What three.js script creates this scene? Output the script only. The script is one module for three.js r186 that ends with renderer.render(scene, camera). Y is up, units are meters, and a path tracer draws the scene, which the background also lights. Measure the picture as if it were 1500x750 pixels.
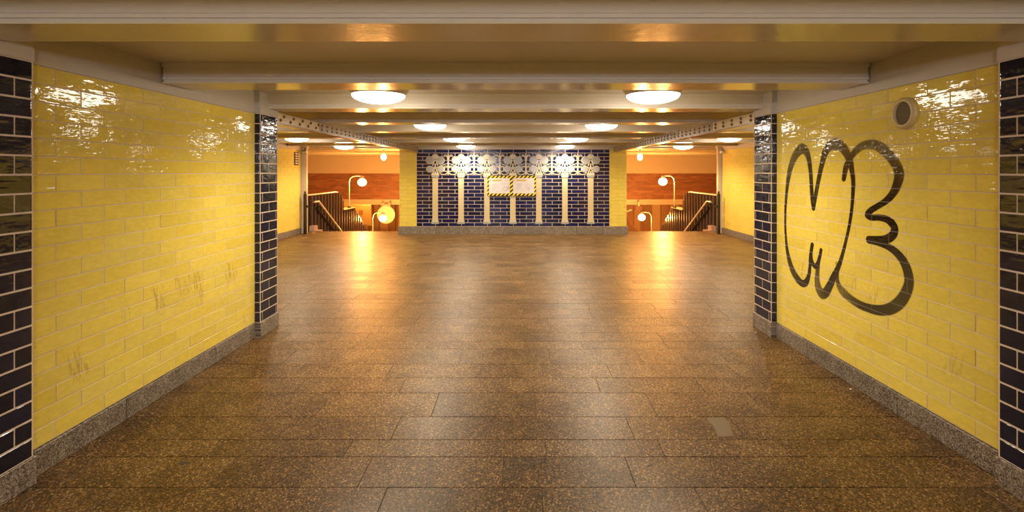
import * as THREE from 'three';
import { mergeGeometries } from 'three/addons/utils/BufferGeometryUtils.js';

// ------------------------------------------------------------------ camera, exposure
const scene = new THREE.Scene();
scene.background = new THREE.Color(0x000000);
const F = 744, VX = 755.5, VY = 251.5, EYE = 1.65;         // focal length and vanishing point in photo pixels, eye height
const camera = new THREE.PerspectiveCamera(2 * Math.atan(375 / F) * 180 / Math.PI, 2, 0.05, 120);
camera.position.set(0, EYE, 0);
camera.setViewOffset(1500, 750, 750 - VX, 375 - VY, 1500, 750);
const renderer = new THREE.WebGLRenderer();
renderer.toneMapping = THREE.LinearToneMapping;
renderer.toneMappingExposure = 1.5;
renderer.shadowMap.enabled = true;

const HALL_WARM = [1.0, 0.82, 0.56];     // opal ceiling lamps
const COOL = [0.80, 0.80, 1.0];          // added globes out of view, cool light for the beam faces
const STAIR_WARM = [1.0, 0.41, 0.09];    // sodium-coloured globe lamps over the stairs
const HALL_I = 9.4, HALL_GLOW = 14, REAR_I = 10, STAIR_I = 19, STAIR_GLOW = 18;

// ------------------------------------------------------------------ helpers
let seed = 7;
const rnd = () => { seed = (seed * 1664525 + 1013904223) >>> 0; return seed / 4294967296; };
const rr = (a, b) => a + (b - a) * rnd();
const hash = (x, y, s) => { let h = (x * 374761393 + y * 668265263 + s * 974634777) | 0; h = Math.imul(h ^ (h >>> 13), 1274126177); h ^= h >>> 16; return (h >>> 0) / 4294967296; };
const mod = (a, n) => ((a % n) + n) % n;
function vnoise(x, y, px, py, s) {       // tileable value noise, periods px, py
  const x0 = Math.floor(x), y0 = Math.floor(y), fx = x - x0, fy = y - y0;
  const u = fx * fx * fx * (fx * (fx * 6 - 15) + 10), v = fy * fy * fy * (fy * (fy * 6 - 15) + 10);
  const a = hash(mod(x0, px), mod(y0, py), s), b = hash(mod(x0 + 1, px), mod(y0, py), s), c = hash(mod(x0, px), mod(y0 + 1, py), s), d = hash(mod(x0 + 1, px), mod(y0 + 1, py), s);
  return a + (b - a) * u + (c - a) * v + (a - b - c + d) * u * v;
}
const used = new Map();
function numbered(name) { const n = used.get(name) || 0; used.set(name, n + 1); return n ? name + '_' + String(n).padStart(3, '0') : name; }
function tag(o, label, category, group, kind) {
  o.userData.label = label; o.userData.category = category;
  if (group) o.userData.group = group;
  if (kind) o.userData.kind = kind;
  return o;
}
function thing(name, label, category, pos = [0, 0, 0], turn = 0, group, kind) {
  const o = new THREE.Group(); o.name = numbered(name); o.position.set(...pos); o.rotation.y = turn; scene.add(o);
  return tag(o, label, category, group, kind);
}
function part(name, geo, m, parent, pos) {
  const o = new THREE.Mesh(Array.isArray(geo) ? (geo.length > 1 ? mergeGeometries(geo.map(g => { g = g.index ? g.toNonIndexed() : g; for (const k of Object.keys(g.attributes)) if (!['position', 'normal', 'uv'].includes(k)) g.deleteAttribute(k); return g; })) : geo[0]) : geo, m);
  o.name = name; o.castShadow = o.receiveShadow = true;
  if (pos) o.position.set(...pos);
  (parent || scene).add(o);
  return o;
}
// box between two corners with uv in metres
function box(x0, x1, y0, y1, z0, z1) {
  const g = new THREE.BoxGeometry(Math.abs(x1 - x0), Math.abs(y1 - y0), Math.abs(z1 - z0));
  g.translate((x0 + x1) / 2, (y0 + y1) / 2, (z0 + z1) / 2);
  const p = g.attributes.position, n = g.attributes.normal, uv = g.attributes.uv;
  for (let i = 0; i < p.count; i++) {
    const ax = Math.abs(n.getX(i)), ay = Math.abs(n.getY(i));
    if (ax > 0.5) uv.setXY(i, p.getZ(i), p.getY(i)); else if (ay > 0.5) uv.setXY(i, p.getX(i), p.getZ(i)); else uv.setXY(i, p.getX(i), p.getY(i));
  }
  return g;
}
// chamfered block lying with its show face towards +z: 18 triangles; uv from uvAt(local x, y), uv1 in metres with its own offset
function blockGeo(w, h, t, b, uvAt, o1) {
  const hw = w / 2, hh = h / 2, P = [], N = [], U = [], U1 = [];
  const V = (x, y, z) => [x, y, z];
  const quad = (a, bb, c, d) => {
    const e1 = [bb[0] - a[0], bb[1] - a[1], bb[2] - a[2]], e2 = [d[0] - a[0], d[1] - a[1], d[2] - a[2]];
    const n = [e1[1] * e2[2] - e1[2] * e2[1], e1[2] * e2[0] - e1[0] * e2[2], e1[0] * e2[1] - e1[1] * e2[0]], l = Math.hypot(...n) || 1;
    for (const q of [a, bb, c, a, c, d]) {
      P.push(...q); N.push(n[0] / l, n[1] / l, n[2] / l);
      const s = uvAt ? uvAt(q[0], q[1]) : [q[0] + q[2] * 0.7, q[1] + q[2] * 0.7]; U.push(s[0], s[1]); U1.push(q[0] + o1[0], q[1] + o1[1]);
    }
  };
  const f = [V(-hw + b, -hh + b, t), V(hw - b, -hh + b, t), V(hw - b, hh - b, t), V(-hw + b, hh - b, t)];
  const m = [V(-hw, -hh, t - b), V(hw, -hh, t - b), V(hw, hh, t - b), V(-hw, hh, t - b)];
  const k = [V(-hw, -hh, 0), V(hw, -hh, 0), V(hw, hh, 0), V(-hw, hh, 0)];
  quad(f[0], f[1], f[2], f[3]);
  for (let i = 0; i < 4; i++) { const j = (i + 1) % 4; quad(m[i], m[j], f[j], f[i]); quad(k[i], k[j], m[j], m[i]); }
  const g = new THREE.BufferGeometry();
  g.setAttribute('position', new THREE.Float32BufferAttribute(P, 3)); g.setAttribute('normal', new THREE.Float32BufferAttribute(N, 3));
  g.setAttribute('uv', new THREE.Float32BufferAttribute(U, 2)); g.setAttribute('uv1', new THREE.Float32BufferAttribute(U1, 2));
  return g;
}
function dataTex(w, h, fn, srgb = true) {
  const d = new Uint8Array(w * h * 4);
  for (let y = 0; y < h; y++) for (let x = 0; x < w; x++) { const c = fn(x, y), i = (y * w + x) * 4; d[i] = c[0]; d[i + 1] = c[1]; d[i + 2] = c[2]; d[i + 3] = 255; }
  const t = new THREE.DataTexture(d, w, h); if (srgb) t.colorSpace = THREE.SRGBColorSpace;
  t.wrapS = t.wrapT = THREE.RepeatWrapping; t.magFilter = THREE.LinearFilter; t.minFilter = THREE.LinearMipmapLinearFilter; t.needsUpdate = true; return t;
}
function heightTex(w, h, fn, sx, sy, channel = 0) {
  const d = new Float32Array(w * h * 4);
  for (let y = 0; y < h; y++) for (let x = 0; x < w; x++) { const v = fn(x / w, y / h), i = (y * w + x) * 4; d[i] = d[i + 1] = d[i + 2] = v; d[i + 3] = 1; }
  const t = new THREE.DataTexture(d, w, h, THREE.RGBAFormat, THREE.FloatType); t.wrapS = t.wrapT = THREE.RepeatWrapping; t.magFilter = THREE.LinearFilter; t.repeat.set(sx, sy); t.channel = channel; t.needsUpdate = true; return t;
}
const lin = (r, g, b) => new THREE.Color().setRGB(r, g, b);
const std = (c, rough, o = {}) => new THREE.MeshStandardMaterial({ color: c, roughness: rough, ...o });
const clamp8 = v => Math.max(0, Math.min(255, v));

// ------------------------------------------------------------------ textures and materials
// hand-made glaze: long horizontal ripples with finer dimples, one metre to the repeat
const glaze = heightTex(768, 768, (u, v) =>
  0.55 * vnoise(u * 9, v * 26, 9, 26, 1) + 0.28 * vnoise(u * 20, v * 60, 20, 60, 2) + 0.09 * vnoise(u * 60, v * 110, 60, 110, 3) + 0.02 * vnoise(u * 140, v * 200, 140, 200, 4), 1, 1, 1);
const paintBump = heightTex(512, 512, (u, v) => 0.6 * vnoise(u * 10, v * 10, 10, 10, 11) + 0.25 * vnoise(u * 40, v * 40, 40, 40, 12) + 0.15 * vnoise(u * 120, v * 120, 120, 120, 13), 1, 1, 0);
// granite: cells of a few millimetres
function granite(size, cells, pal, s, soft) {
  return dataTex(size, size, (x, y) => {
    const gx = x / size * cells, gy = y / size * cells, cx = Math.floor(gx), cy = Math.floor(gy);
    let best = 9, tone = 0;
    for (let j = -1; j <= 1; j++) for (let i = -1; i <= 1; i++) {
      const ax = mod(cx + i, cells), ay = mod(cy + j, cells);
      const dx = cx + i + hash(ax, ay, s) - gx, dy = cy + j + hash(ax, ay, s + 1) - gy, w = dx * dx + dy * dy - 0.25 * hash(ax, ay, s + 2);
      if (w < best) { best = w; tone = hash(ax, ay, s + 3); }
    }
    let k = 0; while (k < pal.length - 1 && tone > pal[k][0]) k++;
    const n = (vnoise(x / size * 8, y / size * 8, 8, 8, s + 5) - 0.5) * soft + (hash(x, y, s + 6) - 0.5) * 18;
    return [clamp8(pal[k][1] + n), clamp8(pal[k][2] + n), clamp8(pal[k][3] + n)];
  });
}
const floorGranite = granite(1024, 150, [[0.28, 78, 66, 52], [0.62, 132, 115, 92], [0.86, 166, 146, 116], [0.955, 202, 182, 146], [1, 255, 240, 205]], 21, 44);
const plinthGranite = granite(512, 90, [[0.2, 92, 84, 78], [0.55, 150, 140, 130], [0.85, 186, 176, 164], [1, 222, 214, 204]], 41, 22);
const floorBump = heightTex(512, 512, (u, v) => 0.7 * vnoise(u * 14, v * 14, 14, 14, 31) + 0.3 * vnoise(u * 90, v * 90, 90, 90, 32), 1, 1, 0);
const slabMats = [[0.44, 0.315, 0.170], [0.405, 0.29, 0.152], [0.47, 0.34, 0.185], [0.38, 0.275, 0.146], [0.43, 0.305, 0.16]].map((c, i) =>
  new THREE.MeshPhysicalMaterial({ color: lin(...c), roughness: 0.38 + 0.025 * (i % 3), specularIntensity: 0.55, map: floorGranite, bumpMap: floorBump, bumpScale: 0.0005, name: 'floor granite ' + i }));
const groutFloor = std(lin(0.045, 0.035, 0.026), 0.9);
const plinthMats = [[0.50, 0.46, 0.42], [0.44, 0.41, 0.37]].map(c => std(lin(...c), 0.5, { map: plinthGranite }));
const YEL = [0.72, 0.57, 0.10];
const yellowMats = [1, 0.97, 1.03, 0.985].map((k, i) => std(lin(YEL[0] * k, YEL[1] * k * (i === 3 ? 1.02 : 1), YEL[2] * k), 0.05, { bumpMap: glaze, bumpScale: 0.0023 }));
const navyMats = [[0.0065, 0.007, 0.022], [0.0055, 0.006, 0.017], [0.008, 0.008, 0.028]].map(c => std(lin(...c), 0.06, { bumpMap: glaze, bumpScale: 0.0024 }));
const blueMats = [[0.004, 0.006, 0.050], [0.0035, 0.005, 0.036], [0.006, 0.009, 0.070]].map(c => std(lin(...c), 0.07, { bumpMap: glaze, bumpScale: 0.0013 }));
const groutLight = std(lin(0.66, 0.54, 0.42), 0.85), groutYellow = std(lin(0.62, 0.50, 0.37), 0.85);
const cream = std(lin(0.60, 0.525, 0.39), 0.34, { bumpMap: paintBump, bumpScale: 0.0005 });
const creamGloss = std(lin(0.64, 0.55, 0.35), 0.17, { bumpMap: paintBump, bumpScale: 0.0012 });
const creamTrim = std(lin(0.47, 0.42, 0.34), 0.5, { bumpMap: paintBump, bumpScale: 0.001 });
const girderPaint = std(lin(0.30, 0.19, 0.065), 0.24, { bumpMap: paintBump, bumpScale: 0.002 }), spliceLit = std(lin(0.60, 0.43, 0.16), 0.3, { bumpMap: paintBump, bumpScale: 0.002 });  // splice colour lighter: strong light on the near girder end painted in
const plaster = std(lin(0.62, 0.55, 0.44), 0.8);

// ------------------------------------------------------------------ tile layouts
const D_END = 5.43, D_NEAR = 2.683, D_FAR = 5.06, D_BACK = 13.4, W = 2.6, WP = 2.545;
const Y0 = 0.148, CO = 0.0991, ROWS = 21, TL = 0.337, J = 0.007;
const YTOP = Y0 + CO * ROWS;
function courses(u0, u1, jA, len, row) {               // joints of a running bond between u0 and u1
  const off = row % 2 ? jA + len / 2 : jA, out = [u0];
  for (let u = off + Math.ceil((u0 - off + 0.012) / len) * len; u < u1 - 0.012; u += len) out.push(u);
  out.push(u1); return out;
}
function layTiles(parent, name, u0, u1, y0, pitch, rows, jA, len, mats, j, t, opt = {}) {
  const merged = [];
  for (let r = 0; r < rows; r++) {
    const yc = y0 + pitch * (rows - r - 0.5), cs = opt.rowJoints ? opt.rowJoints(r) : courses(u0, u1, jA, len, r);
    for (let i = 0; i + 1 < cs.length; i++) {
      const a = cs[i] + j / 2, b = cs[i + 1] - j / 2, w = b - a, uc = (a + b) / 2, h = pitch - j;
      if (w < 0.01) continue;
      const flip = opt.mirror ? -1 : 1, x = flip * uc;
      const geo = blockGeo(w, h, t, opt.bevel || 0.0025, opt.uvAt ? (px, py) => opt.uvAt(x + px, yc + py) : null, [rr(0, 5), rr(0, 5)]);
      if (opt.fold) for (const [q0, q1] of opt.fold) if (uc > q0 && uc < q1) { geo.translate(x, yc, rr(0, 0.001)); merged.push(geo); }
      if (opt.fold && opt.fold.some(([q0, q1]) => uc > q0 && uc < q1)) continue;
      const o = part(name, geo, opt.mat || mats[Math.floor(rnd() * mats.length)], parent, [x, yc, (opt.z || 0) + rr(-0.0006, 0.0012)]);
      o.rotation.set(rr(-0.004, 0.004), rr(-0.0025, 0.0025), 0);
    }
  }
  return merged;
}

// graffiti, read from the photograph as points on the yellow wall (depth, height)
const onWall = (px, py) => { const d = W * F / (px - VX); return [d, EYE - (py - VY) * d / F]; };
const A = (x, y) => onWall(1130 + x / 5, 180 + y / 5), B = (x, y) => onWall(1130 + x / 5, 320 + y / 5);
// each stroke: points, [half width in crop pixels, cover]
const strokes = [
  [[A(308, 628), 13, 0.97], [A(300, 560), 15, 0.96], [A(293, 450), 15, 0.93], [A(285, 340), 16, 0.85], [A(272, 255), 20, 0.75], [A(252, 205), 26, 0.66], [A(225, 190), 33, 0.60], [A(192, 215), 30, 0.62], [A(160, 270), 25, 0.66], [A(138, 340), 21, 0.72], [A(122, 420), 17, 0.8], [A(110, 520), 12, 0.9], [A(103, 640), 10, 0.96], [A(101, 745), 9, 0.97]],
  [[B(101, 40), 9, 0.97], [B(106, 140), 10, 0.97], [B(115, 230), 13, 0.93], [B(132, 310), 18, 0.85], [B(155, 380), 22, 0.8], [B(190, 440), 24, 0.82], [B(225, 475), 22, 0.88], [B(252, 470), 20, 0.93], [B(272, 425), 14, 0.97], [B(282, 350), 12, 0.97], [B(288, 270), 13, 0.97], [B(300, 192), 13, 0.97]],
  [[B(292, 240), 11, 0.97], [B(293, 295), 13, 0.97], [B(308, 340), 15, 0.97], [B(325, 352), 16, 0.97], [B(342, 325), 14, 0.96], [B(355, 280), 12, 0.97], [B(365, 230), 11, 0.97]],
  [[B(350, 300), 12, 0.9], [B(338, 380), 16, 0.75], [B(335, 450), 20, 0.66], [B(345, 510), 28, 0.66], [B(368, 550), 32, 0.68], [B(395, 545), 28, 0.8], [B(425, 495), 24, 0.9], [B(460, 420), 20, 0.95], [B(495, 345), 15, 0.97], [B(522, 260), 12, 0.97], [B(545, 170), 11, 0.97], [B(565, 80), 11, 0.97], [B(580, 0), 11, 0.97]],
  [[A(573, 745), 11, 0.97], [A(588, 640), 12, 0.97], [A(597, 530), 13, 0.95], [A(599, 430), 15, 0.92], [A(590, 350), 18, 0.86], [A(575, 280), 24, 0.78], [A(550, 222), 28, 0.7], [A(515, 175), 32, 0.64], [A(470, 158), 36, 0.62], [A(425, 170), 32, 0.64], [A(395, 215), 26, 0.72], [A(375, 285), 20, 0.82], [A(355, 370), 17, 0.9], [A(335, 470), 15, 0.94], [A(320, 560), 14, 0.96], [A(310, 628), 12, 0.97]],
  [[A(530, 412), 15, 0.93], [A(537, 370), 17, 0.9], [A(552, 310), 20, 0.86], [A(580, 255), 20, 0.78], [A(615, 210), 22, 0.66], [A(665, 170), 26, 0.58], [A(725, 158), 30, 0.56], [A(785, 172), 32, 0.58], [A(840, 215), 33, 0.62], [A(890, 270), 32, 0.68], [A(925, 330), 32, 0.72], [A(936, 390), 32, 0.78], [A(922, 450), 28, 0.84], [A(890, 515), 24, 0.9], [A(840, 570), 20, 0.95], [A(780, 610), 18, 0.96], [A(725, 645), 19, 0.97], [A(705, 675), 19, 0.97], [A(725, 692), 18, 0.97], [A(790, 694), 19, 0.97], [A(850, 710), 22, 0.97], [A(888, 745), 23, 0.97]],
  [[B(880, 30), 23, 0.97], [B(902, 70), 23, 0.97], [B(893, 115), 25, 0.97], [B(860, 145), 26, 0.97], [B(815, 158), 25, 0.97], [B(760, 158), 24, 0.97], [B(715, 155), 22, 0.97]],
  [[B(715, 160), 20, 0.96], [B(780, 178), 18, 0.96], [B(850, 205), 20, 0.95], [B(910, 245), 24, 0.93], [B(955, 295), 27, 0.9], [B(985, 350), 29, 0.86], [B(1003, 410), 30, 0.82], [B(1008, 470), 30, 0.8], [B(992, 530), 32, 0.8], [B(960, 590), 34, 0.78], [B(910, 640), 34, 0.78], [B(850, 668), 32, 0.82], [B(780, 672), 30, 0.85], [B(705, 655), 26, 0.85], [B(640, 628), 26, 0.78], [B(580, 588), 26, 0.66], [B(530, 545), 28, 0.58], [B(498, 500), 22, 0.6], [B(484, 450), 14, 0.78], [B(482, 400), 14, 0.9], [B(488, 350), 14, 0.7], [B(480, 330), 14, 0.35]],
];
const GW = 1536, GH = 1344, GU0 = 2.6, GU1 = 5.12, GV0 = 0.1, GV1 = 2.3;    // texture window on the wall: depth, height
function sprayMask() {
  const m = new Float32Array(GW * GH), kx = GW / (GU1 - GU0), ky = GH / (GV1 - GV0);
  for (const s of strokes) {
    const curve = new THREE.CatmullRomCurve3(s.map(p => new THREE.Vector3(p[0][0], p[0][1], 0)));
    const n = (s.length - 1) * 26;
    for (let i = 0; i <= n; i++) {
      const t = i / n, q = curve.getPoint(t), f = t * (s.length - 1), a = Math.min(s.length - 2, Math.floor(f)), fr = f - a;
      const hwpx = (s[a][1] + (s[a + 1][1] - s[a][1]) * fr) / 5, cover = s[a][2] + (s[a + 1][2] - s[a][2]) * fr;
      const hw = hwpx * q.x / F * 1.28, soft = 0.004 + 0.028 * Math.max(0, 1 - cover);   // metres; dilute paint has a wider edge
      const R = hw + soft, x0 = Math.floor((q.x - R * 1.6 - GU0) * kx), x1 = Math.ceil((q.x + R * 1.6 - GU0) * kx), y0 = Math.floor((q.y - R - GV0) * ky), y1 = Math.ceil((q.y + R - GV0) * ky);
      for (let y = Math.max(0, y0); y <= Math.min(GH - 1, y1); y++) for (let x = Math.max(0, x0); x <= Math.min(GW - 1, x1); x++) {
        const dx = ((x + 0.5) / kx + GU0 - q.x) / 1.25, dy = (y + 0.5) / ky + GV0 - q.y, d = Math.hypot(dx, dy);
        let v = (hw + soft * 0.3 - d) / soft; v = Math.max(0, Math.min(1, v)); v = v * v * (3 - 2 * v) * cover;
        const k = y * GW + x; if (v > m[k]) m[k] = v;
      }
    }
  }
  return m;
}
function wallTexture(w, h, spray, scuffs, base) {
  const tones = new Map();
  return dataTex(w, h, (x, y) => {
    const d = GU0 + (x + 0.5) / w * (GU1 - GU0), v = GV0 + (y + 0.5) / h * (GV1 - GV0);
    const row = Math.floor((YTOP - v) / CO), jo = 2.87 + (row % 2 ? TL / 2 : 0), col = Math.floor((d - jo) / TL), key = row * 100 + col;
    if (!tones.has(key)) tones.set(key, [1 + (hash(row, col, 61) - 0.5) * 0.045, (hash(row, col, 62) - 0.5) * 0.05, hash(row, col, 63)]);
    const tn = tones.get(key);
    let mott = 1 + (vnoise(d * 30 + tn[2] * 40, v * 60, 999, 999, 64) - 0.5) * 0.04 + (vnoise(d * 160, v * 160, 9999, 9999, 65) - 0.5) * 0.03;
    let r = base[0] * tn[0] * mott, g = base[1] * tn[0] * mott * (1 + tn[1] * 0.4), b = base[2] * tn[0] * mott * (1 + tn[1] * 4);
    if (scuffs) {   // brown scuff marks and streaky dirt, as on the photographed wall
      const slant = d * 3 + v, st = vnoise(d * 70 + v * 18, v * 11, 9999, 9999, 66), fine = vnoise(d * 210, v * 95, 9999, 9999, 67), patch = vnoise(slant * 2.2, v * 4.0, 9999, 9999, 68);
      let k = Math.max(0, st * 0.6 + patch * 0.75 + fine * 0.35 - 1.08 - Math.max(0, v - 0.75) * 1.2) * 1.3; k = Math.min(0.5, k) * scuffs * 0.45;
      r *= 1 - k * 0.75; g *= 1 - k * 0.95; b *= 1 - k;
    }
    if (spray) { const c = spray[y * w + x] * (0.93 + 0.07 * vnoise(d * 300, v * 300, 99999, 99999, 69)); r += (24 - r) * c; g += (20 - g) * c; b += (14 - b) * c; }
    return [clamp8(r), clamp8(g), clamp8(b)];
  });
}
const wallUV = (d, v) => [(d - GU0) / (GU1 - GU0), (v - GV0) / (GV1 - GV0)];
const toS = c => 255 * (c <= 0.0031308 ? 12.92 * c : 1.055 * c ** (1 / 2.4) - 0.055);
const yelS = YEL.map(toS);
const spray = sprayMask();
const texRight = wallTexture(GW, GH, spray, 0.55, yelS), texLeft = wallTexture(1024, 896, null, 1.0, yelS);
texRight.wrapS = texRight.wrapT = texLeft.wrapS = texLeft.wrapT = THREE.ClampToEdgeWrapping;
const wallMat = t => std(lin(1, 1, 1), 0.055, { map: t, bumpMap: glaze, bumpScale: 0.0023 });
const groutSpray = dataTex(768, 672, (x, y) => { const c = spray[Math.min(GH - 1, y * 2) * GW + Math.min(GW - 1, x * 2)] * 0.62; return [clamp8(206 + (24 - 206) * c), clamp8(187 + (20 - 187) * c), clamp8(163 + (14 - 163) * c)]; });

// ------------------------------------------------------------------ walls of the passage
function passageWall(side) {
  const left = side < 0, name = left ? 'wall_left' : 'wall_right';
  const g = thing(name, left ? 'glossy yellow tiled passage wall without graffiti' : 'glossy yellow tiled passage wall sprayed with black graffiti', 'wall', [side * W, 0, 0], left ? Math.PI / 2 : -Math.PI / 2, null, 'structure');
  const mirror = !left, X = u => (mirror ? -u : u);
  // masonry body and bedding
  part('masonry', box(X(-6.2), X(D_END - 0.02), 0, 2.6, -0.45, -0.012), plaster, g);
  const bed = blockGeo(D_FAR - D_NEAR + 0.02, YTOP - Y0, 0.011, 0.0005, (px, py) => wallUV((D_NEAR + D_FAR) / 2 + (mirror ? -px : px), (Y0 + YTOP) / 2 + py), [0, 0]);
  part('grout_bed', bed, left ? groutYellow : std(lin(1, 1, 1), 0.85, { map: groutSpray }), g, [X((D_NEAR + D_FAR) / 2), (Y0 + YTOP) / 2, -0.0125]);
  const mat = wallMat(left ? texLeft : texRight);
  layTiles(g, 'tile', D_NEAR, D_FAR, Y0, CO, ROWS, 2.87, TL, null, 0.0052, 0.010, { mirror, mat, z: -0.010, bevel: 0.002, uvAt: (x, y) => wallUV(mirror ? -x : x, y) });
  // wall behind the camera: same tiles, out of the picture
  const rear = []; for (let r = 0; r < ROWS; r++) { const cs = courses(-6, 2.25, 2.87, TL, r); for (let i = 0; i + 1 < cs.length; i++) { const a = cs[i] + 0.002, b = cs[i + 1] - 0.002; const q = blockGeo(b - a, CO - 0.004, 0.01, 0.002, null, [rr(0, 5), rr(0, 5)]); q.translate(X((a + b) / 2), Y0 + CO * (ROWS - r - 0.5), -0.01); rear.push(q); } }
  const rm = new THREE.Mesh(mergeGeometries(rear), yellowMats[0]); rm.name = 'tile_field'; rm.castShadow = rm.receiveShadow = true; rm.userData.kind = 'stuff'; g.add(rm);
  return g;
}
passageWall(-1); passageWall(1);

// navy pilasters, bullnosed corners
function pilaster(side, d0, d1, label, flipRows) {
  const left = side < 0, g = thing('pilaster', label, 'pilaster', [side * W, 0, 0], left ? Math.PI / 2 : -Math.PI / 2);
  const mirror = !left, X = u => (mirror ? -u : u), pr = W - WP, w = d1 - d0;
  part('grout_bed', box(X(d0 + 0.004), X(d1 - 0.004), Y0, YTOP, 0, pr - 0.0015), groutLight, g);
  for (let r = 0; r < ROWS; r++) {
    const yc = Y0 + CO * (ROWS - r - 0.5), even = r % 2 === 0;
    const cuts = flipRows ? (even ? [d0, d0 + 0.185, d1] : [d0, d1 - 0.104, d1]) : (even ? [d0, d0 + 0.047, d1 - 0.04, d1] : [d0, d0 + 0.182, d1]);
    for (let i = 0; i + 1 < cuts.length; i++) {
      const first = i === 0, last = i === cuts.length - 2, a = cuts[i] + (first ? 0 : 0.0045), b = cuts[i + 1] - (last ? 0 : 0.0045), hh = (CO - 0.009) / 2;
      // plan outline, rounded where the tile turns the corner, extruded upwards
      const s = new THREE.Shape(), R = 0.018, z1 = pr, z0 = 0.0;
      s.moveTo(a, z0);
      if (last) { s.lineTo(b, z0); s.lineTo(b, z1 - R); s.absarc(b - R, z1 - R, R, 0, Math.PI / 2, false); } else { s.lineTo(b, z0); s.lineTo(b, z1); }
      if (first) { s.lineTo(a + R, z1); s.absarc(a + R, z1 - R, R, Math.PI / 2, Math.PI, false); } else s.lineTo(a, z1);
      s.closePath();
      const e = new THREE.ExtrudeGeometry(s, { depth: hh * 2 - 0.004, bevelEnabled: true, bevelThickness: 0.002, bevelSize: 0.002, bevelOffset: -0.002, bevelSegments: 1, curveSegments: 4 });
      e.rotateX(-Math.PI / 2); e.translate(0, -hh + 0.002, 0);          // (plan x, plan y) -> (x, -z)
      e.scale(1, 1, -1);
      const ix = e.index; if (!ix) { const p = e.attributes.position.array, n = e.attributes.normal.array; for (let k = 0; k < p.length; k += 9) for (const arr of [p, n]) for (let c = 0; c < 3; c++) { const tmp = arr[k + 3 + c]; arr[k + 3 + c] = arr[k + 6 + c]; arr[k + 6 + c] = tmp; } }
      if (mirror) { e.scale(-1, 1, 1); const p = e.attributes.position.array, n = e.attributes.normal.array; for (let k = 0; k < p.length; k += 9) for (const arr of [p, n]) for (let c = 0; c < 3; c++) { const tmp = arr[k + 3 + c]; arr[k + 3 + c] = arr[k + 6 + c]; arr[k + 6 + c] = tmp; } }
      const p = e.attributes.position, o1 = [rr(0, 5), rr(0, 5)], u1 = new Float32Array(p.count * 2);
      for (let k = 0; k < p.count; k++) { u1[2 * k] = p.getX(k) + p.getZ(k) + o1[0]; u1[2 * k + 1] = p.getY(k) + o1[1]; }
      e.setAttribute('uv1', new THREE.BufferAttribute(u1, 2));
      part('tile', e, navyMats[Math.floor(rnd() * 3)], g, [0, yc, 0]);
    }
  }
  return g;
}
pilaster(-1, D_FAR, D_END, 'navy tiled pilaster ending the clean yellow wall, beside the open hall', 0);
pilaster(1, D_FAR, D_END, 'navy tiled pilaster ending the graffiti wall, beside the open hall', 0);
pilaster(-1, 2.25, D_NEAR, 'navy tiled pilaster at the passage end of the clean yellow wall', 1);
pilaster(1, 2.25, D_NEAR, 'navy tiled pilaster at the passage end of the graffiti wall', 1);

// granite plinths: separate blocks
function plinthRun(parent, u0, u1, cuts, z, h, mirror, t = 0.02) {
  const cs = [u0, ...cuts, u1];
  for (let i = 0; i + 1 < cs.length; i++) {
    const a = cs[i] + 0.0012, b = cs[i + 1] - 0.0012, o1 = [rr(0, 3), rr(0, 3)];
    const geo = blockGeo(b - a, h, t, 0.003, (x, y) => [(x + o1[0]) * 2.0, (y + o1[1]) * 2.0], o1);
    part('granite_block', geo, plinthMats[i % 2], parent, [(mirror ? -1 : 1) * (a + b) / 2, h / 2, z]);
  }
}
for (const side of [-1, 1]) {
  const left = side < 0, g = thing(left ? 'baseboard_left' : 'baseboard_right', left ? 'speckled granite plinth under the clean yellow wall' : 'speckled granite plinth under the graffiti wall', 'plinth', [side * W, 0, 0], left ? Math.PI / 2 : -Math.PI / 2, null, 'structure');
  plinthRun(g, D_NEAR + 0.01, D_FAR - 0.01, left ? [3.38, 4.39] : [3.45, 4.53], -0.012, Y0 - 0.004, !left, 0.022);
  plinthRun(g, D_FAR - 0.01, D_END + 0.012, [], -0.012, Y0 - 0.002, !left, W - WP + 0.02);
  plinthRun(g, 2.24, D_NEAR + 0.01, [], -0.012, Y0 - 0.002, !left, W - WP + 0.02);
  plinthRun(g, -6, 2.24, [-4.6, -3.2, -1.8, -0.5, 0.9], -0.012, Y0 - 0.004, !left, 0.022);
}

// ------------------------------------------------------------------ ceiling, trim, beams
const SOF = EYE + 0.65, CEIL = EYE + 0.80;
{
  const c = thing('ceiling', 'cream painted ceiling panels between the steel beams', 'ceiling', [0, 0, 0], 0, null, 'structure');
  part('passage_panel', box(-3.05, 3.05, CEIL, CEIL + 0.15, 6.2, -D_END), cream, c);
  part('hall_panel', box(-6.1, 6.1, CEIL, CEIL + 0.15, -D_END, -14.3), cream, c);
  part('stair_panel', box(-12, 12, CEIL, CEIL + 0.15, -14.3, -23.4), cream, c);
}
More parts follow.
